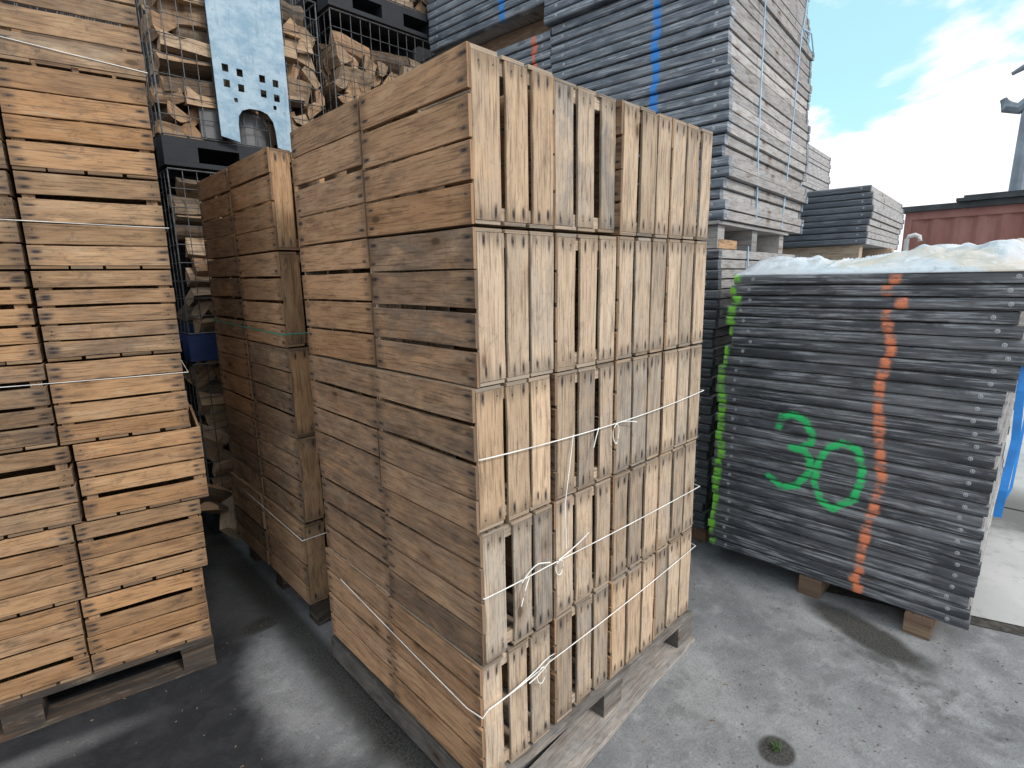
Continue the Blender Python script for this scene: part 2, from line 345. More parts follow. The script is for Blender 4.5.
# ------------------------------------------------------------------ crates
def tint_of(style, base, rnd):
    h, v, g = base
    return (min(1, max(0, h + rnd.uniform(-.22, .22))), max(.2, v + rnd.uniform(-.11, .08)), min(1, max(0, g + rnd.uniform(-.3, .3))))
STY = {  # hue (pale..honey), value/2, grey
    'cream': (.30, .50, .25), 'honey': (.75, .50, .15), 'greyish': (.15, .47, .75), 'tan': (.45, .46, .5), 'dull': (.4, .42, .8)}
def crate(M, W, L, H, label, group, n_end=3, n_side=3, n_bot=4, face='tan', bottom='tan', sidegap=None, seed=0, mats=None, open_gap=.0122, cover=False, side_tan=None):
    """upright slatted crate, x width, y length, z height; M places it"""
    rnd = random.Random(seed)
    mf, mb = mats or (W_pale, W_brown)
    loc, rot, _ = M.decompose()
    root = bpy.data.objects.new('wooden_crate', None); link(root); root.empty_display_size = .1
    root.matrix_world = Matrix.Translation(loc) @ rot.to_matrix().to_4x4()
    root.rotation_mode = 'XYZ'
    tag(root, label, 'crate', group)
    t = .0095
    def rows(n, total, gap0, big=.6):
        g = [gap0 * rnd.uniform(.65, 1.9) for _ in range(n - 1)]
        if rnd.random() < big and n > 2: g[rnd.randrange(n - 1)] += rnd.uniform(.006, .015) * (1 if big > .5 else .45)
        w = (total - sum(g)); ws = [rnd.uniform(.9, 1.1) for _ in range(n)]; k = w / sum(ws)
        out = []; z = 0
        for i in range(n):
            out.append((z, ws[i] * k)); z += ws[i] * k + (g[i] if i < n - 1 else 0)
        return out
    bf, bb = STY[face], STY[bottom]
    # bottom: slats run along y, outside
    b = MB()
    for x, w in rows(n_bot, W, .0068, .35):
        b.plank((x, rnd.uniform(-.002, .002), 0), (0, L, 0), (w, 0, 0), (0, 0, t), tint_of(0, bb, rnd), rnd=rnd)
    b.build('bottom_panel', mb, root)
    z0 = t + .001; hh = H - z0 - .003
    rw = rows(n_end, hh, open_gap)
    # long sides
    for sx in (0, 1):
        b = MB(); x = 0.0 if sx == 0 else W - t
        for z, w in rw:
            y0_, ly_ = (t + .0008, L - 2 * t - .0016) if cover else (.001, L - .002)
            if sx == 0: b.plank((t, y0_, z0 + z), (0, ly_, 0), (0, 0, w), (-t, 0, 0), tint_of(0, STY['tan'], rnd), rnd=rnd)
            else: b.plank((W - t, y0_, z0 + z), (0, ly_, 0), (0, 0, w), (t, 0, 0), tint_of(0, STY['tan'], rnd), rnd=rnd)
        b.build('side_panel', mf if mats else W_pallet if False else mf, root)
    # ends between the sides
    for sy in (0, 1):
        b = MB()
        rr = rw if sy == 0 else rows(n_end, hh, open_gap)
        for z, w in rr:
            y, ty = (t, -t) if sy == 0 else (L - t, t)
            x0_, lx_ = (.0 + rnd.uniform(-.002, .002), W + rnd.uniform(-.002, .002)) if cover else (t + .001, W - 2 * t - .002)
            b.plank((x0_, y, z0 + z + rnd.uniform(0, .001)), (lx_, 0, 0), (0, 0, w), (0, ty, 0), tint_of(0, bf, rnd), rnd=rnd)
        b.build('end_panel', mf, root)
    for sx in (0, 1):
        for sy in (0, 1):
            b = MB(); w = .034
            x = t + .001 if sx == 0 else W - t - .001 - w; y = t + .0015 if sy == 0 else L - t - .0015 - .02
            b.plank((x, y, z0), (0, 0, hh - .002), (w, 0, 0), (0, .02, 0), tint_of(0, STY['tan'], rnd), nail=False, rnd=rnd)
            b.build('corner_post', mf, root)
    return root

def jit(a): return R.uniform(-a, a)
# --- main stack: 4 x 2 x 5 crates lying with their bottoms to the left (-x)
# canonical x -> world z, y -> y, z -> world x
def lying(x, y, z, j=.003, tilt=0.0):
    B = Matrix(((0, 0, 1), (0, 1, 0), (1, 0, 0))).to_4x4()      # improper -> use mirrored by flipping y
    B = Matrix(((0, 0, 1, 0), (0, -1, 0, 0), (1, 0, 0, 0), (0, 0, 0, 1)))
    return Matrix.Translation((x + jit(j), y + .4955 + jit(j), z)) @ Matrix.Rotation(jit(.004) + 0, 4, 'Z') @ Matrix.Rotation(tilt, 4, 'X') @ B
LV = ['top', 'second', 'third', 'fourth', 'bottom']
XO = [-.013, -.002, -.008, .001, .0]
facegrid = {4: ['honey', 'greyish', 'cream', 'tan'], 3: ['cream', 'cream', 'tan', 'cream'], 2: ['honey', 'tan', 'greyish', 'cream'],
            1: ['greyish', 'tan', 'tan', 'tan'], 0: ['cream', 'dull', 'honey', 'tan']}
colname = ['nearest', 'second from the corner', 'third from the corner', 'far right end']
for k in range(5):
    for j in range(2):
        for i in range(4):
            lv = LV[4 - k]
            if j == 0 and i == 0: lab = f'corner crate with brown and pale slatted faces, {lv} layer of the tall middle stack'
            elif j == 0: lab = f'crate with upright pale slats, {lv} layer of the middle stack, {colname[i]}'
            elif i == 0: lab = f'brown crate, {lv} layer, left half of the shaded face of the middle stack'
            else: lab = 'slatted crate hidden in the back row of the tall middle stack'
            crate(lying(i * .3 + .003 + (XO[k] if i == 0 and j == 0 else XO[k] * .4 if i == 0 else 0) + (.010 if (k, i) == (4, 1) else 0), j * .503 + (.018 if (k, i, j) == (4, 1, 0) else 0), .1445 + k * .4, .0035, jit(.006)), .3925, .491, .2925, lab, 'crates stacked on the middle pallet', 3, 3, 4,
                  facegrid[k][i], ['tan', 'dull', 'honey'][R.randrange(3)], seed=100 * k + 10 * j + i, mats=None)
# --- stack behind it
for k in range(5):
    for j in range(2):
        for i in range(4):
            lv = LV[4 - k]
            if i == 0 and j == 0: lab = f'shaded corner crate, {lv} layer of the stack behind the middle one'
            elif i == 0: lab = f'dark brown crate at the far end, {lv} layer of the rear crate stack'
            else: lab = 'slatted crate hidden behind the corner crates of the rear stack'
            crate(lying(.02 + i * .3 + (.012 if k < 2 else 0) * (k - 1), 1.26 + j * .503, .1445 + k * .4, .004, jit(.006)), .3925, .491, .2925, lab, 'crates stacked behind the middle stack', 3, 3, 4,
                  'honey', ['tan', 'honey', 'dull'][R.randrange(3)], seed=1000 + 100 * k + 10 * j + i, mats=(W_fresh, W_brown))
# --- left stack: upright crates, end panels to the front
th = math.atan2(.161, .987)
ZB = [.1445, .457, .757, 1.057, 1.357, 1.672, 1.99, 2.32, 2.635]
XR = [-.372, -.352, -.318, -.346, -.345, -.345, -.341, -.338]
NS = [4, 4, 4, 4, 5, 4, 4, 4]
ul = Vector((-.987, .161, 0)); dl = Vector((.161, .987, 0))
LF = [['honey', 'honey', 'honey', 'honey', 'tan', 'cream', 'honey', 'greyish'], ['honey', 'honey', 'tan', 'dull', 'honey', 'tan', 'cream', 'honey'], ['tan'] * 8]
LV8 = ['bottom', 'second from the ground', 'third from the ground', 'fourth from the ground', 'fifth from the ground', 'sixth from the ground', 'second from the top', 'top']
for k in range(8):
    for i in range(3):
        for j in range(2):
            p = Vector((XR[k], 1.3605 - (XR[k] + .345) * .16, 0)) + ul * (i * .405 + .4 + (.008 if i else 0) + jit(.003)) + dl * (j * .505 + jit(.006)) + Vector((0, 0, ZB[k]))
            M = Matrix.Translation(p) @ Matrix.Rotation(-th + jit(.008), 4, 'Z')
            if j == 0 and i == 0: lab = f'sunlit crate, {LV8[k]} in the right column of the leftmost stack'
            elif j == 0 and i == 1: lab = f'crate cut by the photo edge, {LV8[k]} in its column'
            else: lab = 'slatted crate hidden behind or beyond the front of the leftmost stack'
            crate(M, .398, .498, ZB[k + 1] - ZB[k] - .005, lab, 'crates of the leftmost stack', NS[k], NS[k], 4, LF[i][k], 'tan',
                  seed=3000 + 100 * k + 10 * i + j, mats=(W_fresh, W_fresh), open_gap=.0062, cover=True)

# ------------------------------------------------------------------ pallets
def pallet(loc, rz, Lx, Ly, label, hgt=.144, W_pallet=W_pallet):
    root = thing('wooden_pallet', label, 'pallet', loc, rz)
    def P(name, o, a, b, c, ti):
        m = MB(); m.plank(o, a, b, c, ti, wob=.003, rnd=R); m.build(name, W_pallet, root)
    g = lambda: (R.uniform(.1, .5), R.uniform(.42, .56), R.uniform(.4, .9))
    n = 6; w = .12; st = (Ly - w) / (n - 1)
    for i in range(n): P('deck_board', (0, i * st, .122), (Lx, 0, 0), (0, w, 0), (0, 0, .021), g())
    for i in range(3): P('cross_board', (i * (Lx - .12) / 2, 0, .1), (0, Ly, 0), (.12, 0, 0), (0, 0, .0215), g())
    for i in range(3):
        for j in range(3):
            P('block', (i * (Lx - .12) / 2 + .002, j * (Ly - .1) / 2 + .002, .0222), (.116, 0, 0), (0, .096, 0), (0, 0, .0775), g())
    for j in range(3): P('base_board', (0, j * (Ly - .1) / 2, .001), (Lx, 0, 0), (0, .1, 0), (0, 0, .021), g())
    return root
mpal = pallet((.012, -.012, 0), 0, 1.19, 1.03, 'weathered grey pallet under the tall middle stack')
for o in list(mpal.children):
    if o.name.startswith('base_board') and min(v.co.y for v in o.data.vertices) < .1: bpy.data.objects.remove(o)
mb = MB(); mb.plank((.0, -.085, .001), (1.19, .07, 0), (-.008, .125, 0), (0, 0, .0205), (.3, .8, .6), wob=.006); mb.build('base_board', W_pallet, mpal)
mb = MB(); mb.plank((-.0015, .0, .024), (0, 1.03, 0), (0, 0, .094), (-.018, 0, 0), (.2, .30, .9), wob=.003); mb.build('side_board', W_pallet, mpal)
pallet((.05, 1.29, 0), 0, 1.16, .95, 'dark pallet under the lower stack behind the middle one', .144, W_shadepallet)
pp = Vector((-.375, 1.352, 0)) + ul * 1.24
pallet(tuple(pp), -th, 1.24, 1.02, 'shade-coloured pallet under the leftmost crate stack', .144, W_shadepallet)

# ------------------------------------------------------------------ twine
def sag(a, b, n=8, s=.0):
    a = Vector(a); b = Vector(b); return [a.lerp(b, i / n) + Vector((0, 0, -4 * s * (i / n) * (1 - i / n))) for i in range(n + 1)]
def rope(name, label, cat, chunks, r, m, group=None):
    b = MB()
    for c in chunks: b.tube(c, r, 6)
    return tag(b.build(name, m, smooth=True), label, cat, group)
yf = -.0075
def loop(cx, cz, w, h, n=14, tail=None):
    return [(cx + w * math.sin(2 * math.pi * i / n) + (.01 * i / n), yf - .004 - .002 * math.sin(i), cz - h * (1 - math.cos(2 * math.pi * i / n)) / 2) for i in range(n + 1)]
rope('white_twine', 'white twine across the middle stack at the level of its third layer', 'string',
     [[(-.002, yf+.004, 1.155)] + sag((0, yf, 1.155), (.60, yf, 1.132), 6, .004) + sag((.6, yf, 1.132), (1.205, yf, 1.149), 6, .006)[1:] + [(1.212, .03, 1.15)],
      sag((.60, yf - .003, 1.134), (.70, yf - .012, 1.118), 4, -.004), loop(.585, 1.134, .018, .07), sag((.50, yf, 1.137), (.455, yf - .008, 1.055), 4, -.006),
      sag((.372, yf, 1.142), (.33, yf - .004, .93), 5, .0) + sag((.33, yf - .004, .93), (.336, yf - .004, .78), 4)[1:]], .0017, M_string, 'white twine round the middle stack')
rope('white_twine', 'white twine with a loose bow across the fourth layer of the middle stack', 'string',
     [[(-.002, yf+.004, .759)] + sag((.0, yf, .759), (.25, yf, .752), 5, .002) + sag((.25, yf, .752), (1.215, yf, .729), 8, .004)[1:] + [(1.22, .03, .73)],
      sag((.14, yf - .004, .748), (.205, yf - .01, .785), 4, -.008) + sag((.205, yf - .01, .785), (.26, yf - .006, .765), 3)[1:], loop(.30, .755, .02, .05),
      sag((.17, yf - .004, .752), (.13, yf - .01, .68), 4, -.006), sag((.30, yf - .004, .756), (.44, yf - .012, .80), 5, .004)], .0017, M_string, 'white twine round the middle stack')
rope('white_twine', 'white twine tied in a double loop across the bottom layer of the middle stack', 'string',
     [sag((-.011, .86, .455), (-.0215, .06, .386), 8, .002) + [(-.020, yf, .395)] + sag((0, yf, .408), (.26, yf, .418), 4, .004) + sag((.26, yf, .418), (1.205, yf, .458), 9, .008)[1:] + [(1.212, .04, .46)],
      sag((0, yf - .002, .412), (.20, yf - .006, .432), 5, .006) + sag((.20, yf - .006, .432), (.28, yf - .004, .44), 3, -.006)[1:] + sag((.28, yf - .004, .44), (.16, yf - .008, .405), 4, .01)[1:],
      loop(.215, .425, .022, .055)], .0017, M_string, 'white twine round the middle stack')
def ring_left(z, sagz, label, off=.008):
    a = Vector((-.345, 1.3605, 0)) + ul * (-off - .004) - dl * off; W = 1.25 + 2 * off; D = 1.01 + 2 * off
    if z < 1.2: a = a - dl * 0 + Vector((.03, -.004, 0))
    b = a + ul * W; c = b + dl * D; d = a + dl * D
    q = [Vector((p.x, p.y, z)) for p in (a, b, c, d)]
    q[1].z += sagz; q[2].z += sagz
    pts = sag(q[0], q[1], 6, .004) + sag(q[1], q[2], 4)[1:] + sag(q[2], q[3], 4)[1:] + sag(q[3], q[0], 4)[1:-1]
    m = MB(); m.tube(pts, .0013, 6, closed=True)
    return tag(m.build('white_twine', M_string, smooth=True), label, 'string', 'white twine round the leftmost stack')
ring_left(2.345, .13, 'white twine round the leftmost stack just below its top crates')
ring_left(1.818, .04, 'white twine round the leftmost stack at its sixth crate')
ring_left(1.276, .03, 'white twine round the leftmost stack at its fourth crate')
for z, m_, lab, nm in ((1.40, M_green, 'short green twine round the stack behind the middle one', 'green_twine'), (.475, M_string, 'pale twine low round the stack behind the middle one', 'white_twine')):
    b = MB(); o = .012; b.tube([(.005 - o / 2, 1.26 - o, z), (1.23, 1.26 - o, z - .01), (1.23, 2.27, z), (.02 - o, 2.27, z + .02)], .0028 if m_ is M_green else .002, 6, closed=True)
    tag(b.build(nm, m_), lab, 'string')

# ------------------------------------------------------------------ steel edged boards
def board_mesh(W, D, t, sm, seed):
    """front channel along +x at y=0, depth +y"""
    rnd = random.Random(seed); deck = MB()
    n = 5
    # side planks run in depth; the deck is n planks wide
    w = W / n
    g = STY['greyish'] if False else None
    for i in range(n):
        deck.plank((i * w + .0005, .012, .003), (0, D - .024, 0), (w - .001, 0, 0), (0, 0, t - .007), (rnd.uniform(0, .8), rnd.uniform(.42, .60), rnd.uniform(.2, .9)), wob=.0008, nail=False, rnd=rnd)
    return deck
def channel_mesh(W, t, rnd):
    """rounded U channel profile in (y,z), extruded along x, dented a little"""
    m = MB(); prof = [(.05, 0), (.011, 0), (.0045, .0022), (.0012, .0075), (0, .014), (0, t - .019), (.0012, t - .0125), (.0045, t - .0072), (.011, t - .005), (.05, t - .005), (.05, t - .0075), (.05, .0025)]
    n = 6; rings = []
    for i in range(n + 1):
        dz = rnd.uniform(-.0004, .0004); dy = rnd.uniform(-.0008, .0008)
        rings.append([Vector((W * i / n + (-.004 if i == 0 else .004 if i == n else 0), y + dy, z + dz)) for y, z in prof])
    K = len(prof)
    for A, B in zip(rings, rings[1:]):
        for k in range(K):
            k2 = (k + 1) % K; m.quad([A[k], A[k2], B[k2], B[k]])
    m.quad(rings[0]); m.quad(rings[-1][::-1])
    return m
def bolt_mesh(x, t):
    m = MB(); m.lathe((x, .002, t * .5), [(.0088, 0), (.0088, .0028), (.0078, .0034), (.0058, .0034), (.0054, .0016)], 12, (0, -1, 0)); 
    m.lathe((x, .001, t * .5), [(.0036, 0), (.0036, .0030), (.002, .0036)], 8, (0, -1, 0))
    return m
class BoardKit:
    def __init__(s, W, D, t, steelm, bolts, nvar=5, seed=0):
        s.W, s.D, s.t, s.bolts = W, D, t, bolts
        s.decks = []; s.chs = []
        for i in range(nvar):
            rnd = random.Random(seed + i)
            o = board_mesh(W, D, t, steelm, seed + i).build('plank_deck', W_board); s.decks.append(o.data); bpy.data.objects.remove(o)
            o = channel_mesh(W, t, rnd).build('steel_edge', steelm, smooth=False); s.chs.append(o.data); bpy.data.objects.remove(o)
        s.bm = []
        for x in (.09, W - .07):
            o = bolt_mesh(x, t).build('bolt', M_bolt); s.bm.append(o.data); bpy.data.objects.remove(o)
    def place(s, loc, rz, label, group, rnd):
        root = thing('steel_edged_board', label, 'board', loc, rz, group)
        link(bpy.data.objects.new('plank_deck', rnd.choice(s.decks)), root)
        e = link(bpy.data.objects.new('steel_edge', rnd.choice(s.chs)), root)
        if s.bolts:
            for b in s.bm: link(bpy.data.objects.new('bolt', b), e)
        e2 = link(bpy.data.objects.new('steel_edge', rnd.choice(s.chs)), root); e2.location = (s.W, s.D, 0); e2.rotation_euler = (0, 0, math.pi)
        return root
def stack(kit, corner, az, z0, n, labf, group, seed, jx=.012, jy=.006, extra=None, pitch=None):
    """corner = left front corner; front runs along az (compass-like angle of local +x)"""
    rnd = random.Random(seed); p = pitch or kit.t
    ux = Vector((math.cos(az), math.sin(az), 0)); uy = Vector((-math.sin(az), math.cos(az), 0))
    run = 0
    for i in range(n):
        if rnd.random() < .35: run = rnd.uniform(-jx, jx)
        dx = run + rnd.uniform(-jx, jx) * .5; dy = rnd.uniform(-jy, jy)
        if extra: ex = extra(i); dx += ex[0]; dy += ex[1]
        q = Vector((corner[0], corner[1], z0 + i * p)) + ux * dx + uy * dy
        kit.place(q, az + rnd.uniform(-.0018, .0018), labf(n - i), group, rnd)
rev = math.pi
# right stack: front face runs along -y at x = 1.92, depth +x
TR = .0522
kitR = BoardKit(1.135, 1.62, TR, ST_right, True, 5, 11)
RX = [0, .0, -.01, .0, .01, 0, 0, -.005, .005, -.01, 0, .0, .0, .012, -.004, .008, 0, -.006, 0, 0, .01, 0, .045, .028, -.012, -.03, .022, .012, .04][:29]
azR = -math.pi / 2 + .028
stack(kitR, (1.915, .268), azR, .1, 29, lambda k: f'dark edged board, {ORD[k-1]} from the top of the stack sprayed with green 30',
      'boards of the stack sprayed with a green 30', 5, .008, .004, lambda i: (RX[i] * .8 + (.008 if i < 20 else .03), 0))
# back stack behind the middle crates: front runs from far-left to the corner
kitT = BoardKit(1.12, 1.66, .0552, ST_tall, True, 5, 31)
kitL = BoardKit(1.12, 1.62, .0552, ST_plain, True, 5, 51)
azT = -math.pi / 2 - rad(-5)            # local +x points to the near corner
uT = Vector((math.cos(azT), math.sin(azT), 0)); vT = Vector((-math.sin(azT), math.cos(azT), 0))
cT = Vector((2.05, .37, 0))
oT = cT - uT * 1.12
stack(kitL, (oT.x, oT.y), azT, .1, 30, lambda k: f'weathered board, {ORD[k-1]} from the top of the low stack beside the middle crates', 'boards of the low stack behind the crates', 8, .012)
def exU(i): return ((.0, 0) if i < 23 else (-.05, -.035)) if i > 7 else (.018 if i % 4 < 2 else -.012, 0)
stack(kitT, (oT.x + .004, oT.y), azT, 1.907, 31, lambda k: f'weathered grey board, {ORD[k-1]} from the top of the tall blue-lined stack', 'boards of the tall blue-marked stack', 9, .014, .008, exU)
# second column to the left of it
o2 = oT - uT * 1.16 + vT * .03
stack(kitL, (o2.x, o2.y), azT, .1, 30, lambda k: 'steel edged board hidden low behind the middle crate stack', 'boards low behind the crates', 18, .012)
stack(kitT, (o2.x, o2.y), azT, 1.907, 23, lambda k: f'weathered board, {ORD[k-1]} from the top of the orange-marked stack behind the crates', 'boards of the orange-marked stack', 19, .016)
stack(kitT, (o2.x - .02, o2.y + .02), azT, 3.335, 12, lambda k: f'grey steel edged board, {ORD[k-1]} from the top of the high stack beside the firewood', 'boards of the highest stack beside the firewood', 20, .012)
# far stacks
ST_far = steel('steel_far', (.12, .135, .16), (.30, .32, .35))  # lightened copy of the steel: haze and glare put into the colour
kitF = BoardKit(1.25, 1.95, .056, ST_far, True, 3, 71)
def far_stack(c, az, z0, n, nm, seed, group, jx=.015):
    ux = Vector((math.cos(az), math.sin(az), 0)); o = Vector((c[0], c[1], 0)) - ux * 1.25
    stack(kitF, (o.x, o.y), az, z0, n, nm, group, seed, jx)
far_stack((4.80, .33), -math.pi / 2 + rad(4), .1, 29, lambda k: 'board low in the far stack, hidden behind the sheeted stack', 40, 'boards low in the far stack')
far_stack((4.80, .33), -math.pi / 2 + rad(4), 1.86, 9, lambda k: f'dark board, {ORD[k-1]} from the top of the far stack beside the red container', 41, 'boards of the far stack beside the red container', .025)
far_stack((6.80, 1.72), -math.pi / 2 + rad(4), .1, 44, lambda k: 'board of the farthest stack, hidden low behind the tall one', 42, 'boards low in the farthest stack')
far_stack((6.80, 1.72), -math.pi / 2 + rad(4), 2.68, 12, lambda k: f'small grey board, {ORD[k-1]} from the top of the farthest stack against the sky', 43, 'boards of the farthest stack', .02)

# bearers
def bearer(o, a, b, h, label, group=None, m=None, tint=None):
    mb = MB(); mb.plank(o, a, b, (0, 0, h), tint or (R.uniform(.3, .8), R.uniform(.45, .6), R.uniform(.1, .5)), wob=.002, nail=False)
    return tag(mb.build('wooden_bearer', m or W_dark), label, 'bearer', group)
names = ['under the left end', 'under the middle', 'under the right end']
for i, y in enumerate((.16, -.215, -.66)):
    bearer((1.93 if i else 2.12, y - .1, 0.001), (1.62, 0, 0), (0, .1, 0), .098, f'squared timber bearer {names[i]} of the stack sprayed with a green 30', 'timbers under the green 30 stack')
def bearers(o, z, h, ds, what, W=1.12, m=W_dark):
    for i, d in enumerate(ds):
        p = o + vT * d
        bearer((p.x, p.y, z), tuple(uT * W), tuple(vT * .1), h, f'timber bearer {["near the front","midway back","at the back"][i % 3]} {what}', 'timbers between stacked boards', m)
bearers(oT, .001, .098, (.05, .75, 1.45), 'under the low board stack behind the crates')
bearers(o2, .001, .098, (.05, .75, 1.45), 'under the hidden board stack behind the crates')
bearers(oT + vT * .015, 1.758, .125, (.02, .60, 1.19), 'between the low stack and the tall blue-marked stack', 1.10, W_board)
for i, (d, l) in enumerate(((.0, 'front'), (.62, 'middle'), (1.2, 'back'))): pass
p = oT + vT * .0; mb = MB()
mb.plank((p.x, p.y, 1.885), tuple(uT * 1.12), tuple(vT * 1.35), (0, 0, .019), (.3, .55, .4), nail=False); tag(mb.build('deck_sheet', W_board), 'pale wooden sheet on the bearers below the tall blue-marked stack', 'sheet')
q = oT + uT * .9 + vT * .05
bearer((q.x, q.y, 1.758), tuple(vT * .30), tuple(uT * .2), .05, 'short timber offcut between the bearers below the tall stack', None, W_fresh)
bearers(o2, 1.758, .145, (.05, .75, 1.45), 'inside the orange-marked stack behind the crates')
bearers(o2, 3.18, .15, (.15, .75, 1.4), 'below the highest boards beside the firewood')
for c, z, l in (((4.82, .38), 1.73, 'below the far stack beside the red container'), ((6.83, 1.77), 2.57, 'below the farthest board stack')):
    for i in range(2):
        bearer((c[0] + i * 1.2, c[1], z), (0, 1.15, 0), (.1, 0, 0), .10 if z > 2 else .125, f'pale timber bearer {["at the front","at the back"][i]} {l}', None, W_pale, (.3, .6, .3))

# cords on the tall stack's side, strap on the right stack
def on_side(x, z, off=.014): 
    d = (x - cT.x) / vT.x; p = cT + vT * d + uT * off; return (p.x, p.y, z)
rope('pale_cord', 'pale blue cord hanging down the near part of the tall stack', 'cord', [[on_side(2.50, 3.63), on_side(2.515, 3.1), on_side(2.545, 2.55), on_side(2.60, 1.93), on_side(2.6, 1.90, -.2)],
     [on_side(2.535, 2.4, .018), on_side(2.56, 2.2, .022), on_side(2.60, 1.95, .018)]], .0045, M_cord, 'cords down the tall stack')
rope('pale_cord', 'pale blue knotted cord hanging down the far part of the tall stack', 'cord', [[on_side(3.42, 3.63), on_side(3.28, 3.2), on_side(3.24, 2.7), on_side(3.16, 1.92), on_side(3.14, 1.89, -.2)],
     [on_side(3.28, 3.2, .02), on_side(3.34, 3.42, .02), on_side(3.36, 3.63, .018)], [on_side(3.28, 3.2, .02), on_side(3.45, 3.12, .03), on_side(3.6, 3.12, .02), on_side(3.45, 3.22, .03), on_side(3.28, 3.2, .02)]], .0045, M_cord, 'cords down the tall stack')
rope('pale_cord', 'short blue cord tied at the top of the low stack', 'cord', [[on_side(2.51, 1.78, .01), on_side(2.515, 1.64), on_side(2.52, 1.55)]], .005, M_cord)
def ribbon(name, label, pts, w, th_, m):
    b = MB()
    for (p, q) in zip(pts, pts[1:]):
        p = Vector(p); q = Vector(q); d = (q - p); wv = Vector((w, 0, 0)); tv = Vector((0, -th_, 0))
        b.quad([p + tv, p + wv + tv, q + wv + tv, q + tv]); b.quad([p, q, q + wv, p + wv]); b.quad([p, p + tv, q + tv, q]); b.quad([p + wv, q + wv, q + wv + tv, p + wv + tv])
    return tag(b.build(name, m), label, 'strap')
def vrib(name, label, pts, w, th_, m):
    b = MB()
    for (p, q) in zip(pts, pts[1:]):
        p = Vector(p); q = Vector(q); wv = Vector((.008, -w, 0)); tv = Vector((th_, 0, 0))
        b.quad([p, q, q + wv, p + wv]); b.quad([p + tv, p + wv + tv, q + wv + tv, q + tv]); b.quad([p, p + tv, q + tv, q]); b.quad([p + wv, q + wv, q + wv + tv, p + wv + tv])
    return tag(b.build(name, m), label, 'strap')
vrib('blue_strap', 'bright blue strap hanging down the right end of the sheeted board stack', [(1.985, -.90, 1.62), (1.98, -.905, 1.42), (1.965, -.902, 1.15), (1.985, -.91, .95), (1.97, -.9, .74), (1.985, -.895, .62)], .026, .003, M_strap)
vrib('blue_strap', 'narrow second blue strap behind the first at the right end of the sheeted stack', [(2.30, -.90, 1.62), (2.31, -.93, 1.1), (2.29, -.92, .66), (2.27, -.90, .58)], .010, .003, M_strap)

# ------------------------------------------------------------------ plastic sheeting
from mathutils import noise as mn
mp, N, b = mat('plastic_sheet')
p = N.n('ShaderNodeNewGeometry').outputs['Position']
n1 = N.noise(p, 2.6, 4, .5, .3); n2 = N.noise(p, 14, 6, .65, 1.2); n3 = N.noise(p, 60, 3, .6)
c = N.mix(N.ss(n1, .50, .60), (.52, .57, .62), (.56, .51, .44)); c = N.mix(N.ss(n2, .56, .68, 0, .5), c, (.82, .85, .88)); c = N.mix(N.ss(n2, .45, .3, 0, .6), c, (.30, .33, .36))
N.L.new(c, b.inputs['Base Color']); b.inputs['Roughness'].default_value = .3; b.inputs['Coat Weight'].default_value = .3
N.L.new(N.bump(N.math('ADD', n2, N.math('MULTIPLY', n3, .2)), .6, .012), b.inputs['Normal'])
def sheet_h(x, y):
    ex = min(1, max(0, (x - 1.93) / .35)); ex = ex * ex * (3 - 2 * ex)
    r = max(0, min(1, (.1 - y) / .95))
    h = .028 + .115 * r ** 1.2
    if y > -.1: h += .045 * math.exp(-((y - .1) / .14) ** 2)
    n = mn.noise(Vector((x * 2.3, y * 3.1, .3))) * .05 + abs(mn.noise(Vector((x * 4 + y * 5, y * 2.2 - x, 5)))) * .06 + abs(mn.noise(Vector((x * 3 - y * 9, y * 4 + x * 6, 9)))) * .035 - .035
    edge = min(1, max(0, (y + .90) / .10))
    n += .03 * (1 - min(1, abs(mn.noise(Vector((x * 2.6 + y * 1.5, y * 3.4, 12)))) * 9))
    return max(-.002, ex * (h + n * .6) * (.35 + .65 * edge) + .002 + .004 * abs(mn.noise(Vector((x * 9, y * 14, 2)))))
zt = .1 + 29 * TR
b = MB(); nx, ny = 110, 110
P = {}
for i in range(nx + 1):
    for j in range(ny + 1):
        x = 1.955 + 1.60 * i / nx; y = -.885 + 1.11 * j / ny
        P[i, j] = Vector((x, y, zt + sheet_h(x, y)))
for j in range(ny + 1): P[0, j] = Vector((1.935, P[0, j].y, zt - .008)); P[1, j].z = zt + .001
for i in range(nx):
    for j in range(ny): b.quad([P[i, j], P[i + 1, j], P[i + 1, j + 1], P[i, j + 1]])
# skirt hanging over the right side
prev = [P[i, 0] for i in range(nx + 1)]
for s in range(1, 15):
    cur = []
    for i in range(nx + 1):
        x = prev[i].x; drop = .012 + .003 * mn.noise(Vector((x * 3, 0, 0)))
        lim = .10 + .07 * mn.noise(Vector((x * 2.2, 7, 1)))
        z = max(prev[i].z - drop, zt - lim)
        cur.append(Vector((x, -.905 - .018 * abs(mn.noise(Vector((x * 11, z * 5, 0)))) - .003 * s / 14, z)))
    for i in range(nx): b.quad([prev[i], cur[i], cur[i + 1], prev[i + 1]])
    prev = cur
sh = b.build('plastic_sheet', mp, smooth=True, merge=True)
sol = sh.modifiers.new('thick', 'SOLIDIFY'); sol.thickness = .003; sol.offset = 1
tag(sh, 'crumpled translucent plastic sheet over the stack sprayed with a green 30', 'plastic sheet')

